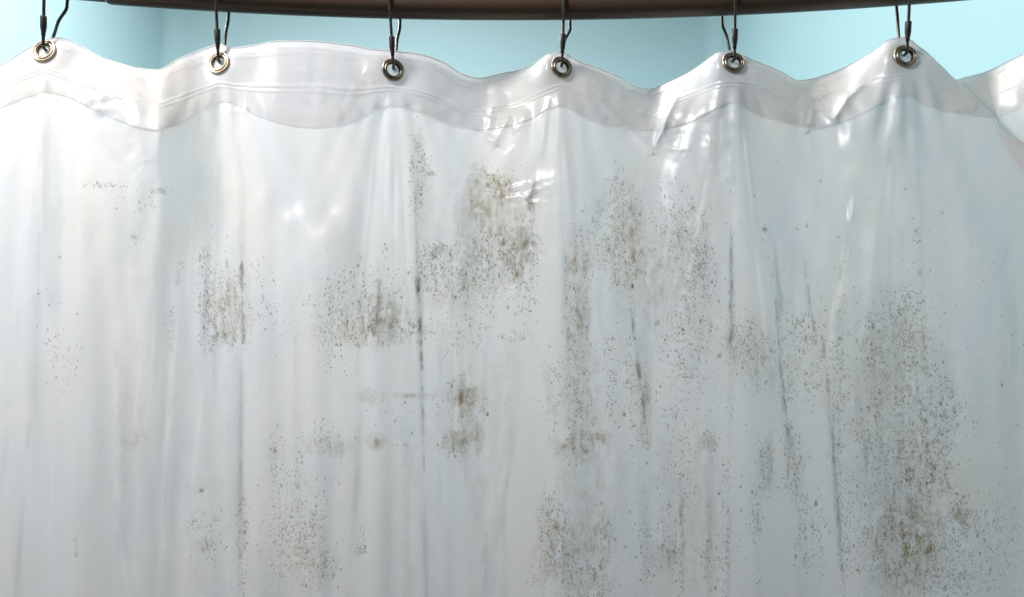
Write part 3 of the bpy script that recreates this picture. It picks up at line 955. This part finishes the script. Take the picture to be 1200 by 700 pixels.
# embossed word on the hem, seen from its back and so mirrored
fc = bpy.data.curves.new('embossed_text', 'FONT')
fc.body = 'MADE'
fc.size = 0.0074
fc.extrude = 0.00012
fc.align_x = 'CENTER'; fc.align_y = 'CENTER'
ft = bpy.data.objects.new('tmp_text', fc)
col.objects.link(ft)
bpy.context.view_layer.update()
tme = bpy.data.meshes.new_from_object(ft.evaluated_get(bpy.context.evaluated_depsgraph_get()))
bpy.data.objects.remove(ft)
tpx, tpy = 962.0, 115.5
near = np.argmin((PX[:NB] - tpx) ** 2 + (PY[:NB] - tpy) ** 2)
ri, ci = np.unravel_index(near, PX[:NB].shape)
P0 = Vector((X[ri, ci], Y[ri, ci], Z[ri, ci]))
ex = (Vector((X[ri, ci + 12], Y[ri, ci + 12], Z[ri, ci + 12])) - Vector((X[ri, ci - 12], Y[ri, ci - 12], Z[ri, ci - 12]))).normalized()
ez = (Vector((X[ri - 5, ci], Y[ri - 5, ci], Z[ri - 5, ci])) - Vector((X[ri + 5, ci], Y[ri + 5, ci], Z[ri + 5, ci])))
ez = (ez - ex * ez.dot(ex)).normalized()
en = ex.cross(ez)
if en.y > 0:
    en = -en
for v in tme.vertices:
    q = P0 + ex * (-v.co.x) + ez * v.co.y
    v.co = q + en * (0.0016 + max(v.co.z, 0) * 0.5) - Vector(ORG)
m_, nt_, nodes_, links_ = new_mat('embossed_print')
o_ = N(nodes_, 'ShaderNodeOutputMaterial'); p_ = N(nodes_, 'ShaderNodeBsdfPrincipled')
nz_ = N(nodes_, 'ShaderNodeTexNoise'); nz_.inputs['Scale'].default_value = 400
cr_ = N(nodes_, 'ShaderNodeMix', data_type='RGBA')
cr_.inputs[6].default_value = (0.50, 0.50, 0.50, 1); cr_.inputs[7].default_value = (0.66, 0.66, 0.66, 1)
links_.new(nz_.outputs[0], cr_.inputs[0]); links_.new(cr_.outputs[2], p_.inputs['Base Color'])
tp_ = N(nodes_, 'ShaderNodeBsdfTransparent'); mx_ = N(nodes_, 'ShaderNodeMixShader')
mx_.inputs[0].default_value = 0.72
links_.new(p_.outputs[0], mx_.inputs[1]); links_.new(tp_.outputs[0], mx_.inputs[2]); links_.new(mx_.outputs[0], o_.inputs[0])
link_mesh('embossed_lettering', tme, m_, curtain, False)


# ------------------------------------------------------------------ grommets (parts of the curtain)
def arc(cx, cy, r, a0, a1, n):
    return [(cx + r * math.cos(math.radians(a0 + (a1 - a0) * i / n)), cy + r * math.sin(math.radians(a0 + (a1 - a0) * i / n))) for i in range(n + 1)]


# flange: rounded outer lip, shallow groove, raised inner roll
prof = [(0.0110, -0.0014)] + arc(0.0101, 0.0006, 0.0010, -20, 150, 6) + [(0.0090, 0.0007)] + [(0.0086, 0.0008)] + arc(0.0078, 0.0010, 0.0009, 10, 180, 7) + [(0.0070, -0.0014)]
me_flange = lathe_mesh('grommet', prof)
prof2 = arc(0.0066, 0.0004, 0.0006, 60, 200, 5) + [(0.0060, -0.0008), (0.0060, -0.0012), (0.0070, -0.0012), (0.0072, 0.0004)]
me_eye = lathe_mesh('eyelet', prof2)
me_flange.materials.append(MAT_NICKEL); me_eye.materials.append(MAT_EYELET)
for me in (me_flange, me_eye):
    me.polygons.foreach_set('use_smooth', [True] * len(me.polygons))
for (gx, gy, gz, a_, b_) in GROM:
    n = Vector((a_, -1, b_)).normalized()          # towards the camera side
    g = bpy.data.objects.new('grommet', me_flange)
    col.objects.link(g)
    g.parent = curtain
    g.location = Vector((gx, gy - 0.0016, gz)) - Vector(ORG)
    g.rotation_euler = n.to_track_quat('Z', 'Y').to_euler()
    e = bpy.data.objects.new('eyelet', me_eye)
    col.objects.link(e)
    e.parent = g

# ------------------------------------------------------------------ hooks
ORD = {2: 'beside the step in the rod', 3: 'second from the step in the rod', 4: 'third from the step in the rod',
       5: 'fourth from the step in the rod', 6: 'fifth from the step in the rod', 7: 'sixth from the step in the rod'}
HOOK = {
 2: 'dark wire hook hanging on the thinner inner tube of the rod',
 3: 'dark wire hook on the thick tube, first after the step in the rod',
 4: 'dark wire hook on the thick tube, second after the step in the rod',
 5: 'dark wire hook on the thick tube, third after the step in the rod',
 6: 'dark wire hook on the thick tube, fourth after the step in the rod',
 7: 'dark wire hook on the thick tube, fifth after the step in the rod',
 1: 'dark wire hook on the thinner tube, second out from the step in the rod',
 0: 'dark wire hook on the thinner tube, third out from the step in the rod',
 8: 'dark wire hook on the thick tube, sixth after the step in the rod',
}
# pixel of the front wire where it leaves the frame top, and x of the rear wire just under the rod
FRONT = {2: (50, 78), 3: (252, 268), 4: (456, 469), 5: (661, 668), 6: (862, 846), 7: (1068, 1051)}
for gi, (gx, gy, gz, a_, b_) in enumerate(GROM):
    rr = (ROD_RAD_IN if gx < xs_ else ROD_RAD) + 0.0013
    yc = float(rod_y(gx))
    fy, ry = yc - rr, yc + rr
    # lateral lean of the loop measured from the photograph
    if gi in FRONT:
        fx, _ = unproject(FRONT[gi][0], 0, fy); fx = float(fx)
        rx, _ = unproject(FRONT[gi][1], 15, ry); rx = float(rx)
    else:
        fx, rx = gx, gx
    zt = gz + 0.0030                        # where the wire passes the eyelet
    front = []
    front_top = Vector((fx, fy, ROD_Z))
    hole = Vector((gx + 0.0004, gy - 0.0045, zt + 0.0015))
    clasp_low = front_top.lerp(hole, 0.86)
    loop = [hole + Vector((0, 0.0, 0.0))]
    L = []
    # from the clasp up over the rod
    for k in range(6):
        L.append(hole.lerp(front_top, k / 6))
    for k in range(0, 13):
        a = math.pi - math.pi * k / 12
        m_x = fx + (rx - fx) * k / 12
        L.append(Vector((m_x, yc + rr * math.cos(a), ROD_Z + rr * math.sin(a))))
    back_end = Vector((gx + 0.0002, gy + 0.0085, zt + 0.010))
    zr = ROD_Z
    L.append(Vector((rx, ry, zr - 0.012)))
    L.append(Vector((rx * .96 + back_end.x * .04, ry - 0.0005, zr - 0.0185)))
    L.append(Vector((rx * .45 + back_end.x * .55, ry * .55 + back_end.y * .45, zr - 0.028)))
    L.append(Vector((rx * .22 + back_end.x * .78, ry * .35 + back_end.y * .65, (zr - 0.030) * .55 + back_end.z * .45)))
    L.append(back_end)
    L.append(Vector((gx, gy + 0.0068, zt + 0.0015)))
    L.append(Vector((gx, gy + 0.0030, zt - 0.0006)))
    L.append(Vector((gx + 0.0002, gy - 0.0020, zt - 0.0008)))
    L.append(Vector((gx + 0.0008, gy - 0.0052, zt + 0.0008)))
    base = empty('curtain_hook', (gx, yc, gz))
    base['label'] = HOOK[gi]
    base['category'] = 'hook'
    base['group'] = 'wire hooks holding the curtain on the rod'
    B = Vector((gx, yc, gz))
    path = catmull([p - B for p in L], 6)
    link_mesh('wire', tube_mesh('wire', path, 0.00145, 12), MAT_WIRE, base)
    # clasp: flattened sleeve with a square shoulder at the top and a taper below
    dirv = (front_top - hole)
    d = dirv.length
    u = dirv.normalized()
    def at(py):
        return None
    top_d = 0.0255; low_d = 0.0075
    cp = [(low_d, .0016), (low_d + .003, .0019), (low_d + .006, .0024), (low_d + .009, .0028), (top_d - .0004, .0029), (top_d, .0027)]
    pts = [hole + u * q[0] - B for q in cp]
    link_mesh('clasp', tube_mesh('clasp', pts, [q[1] for q in cp], 14), MAT_CLASP, base)
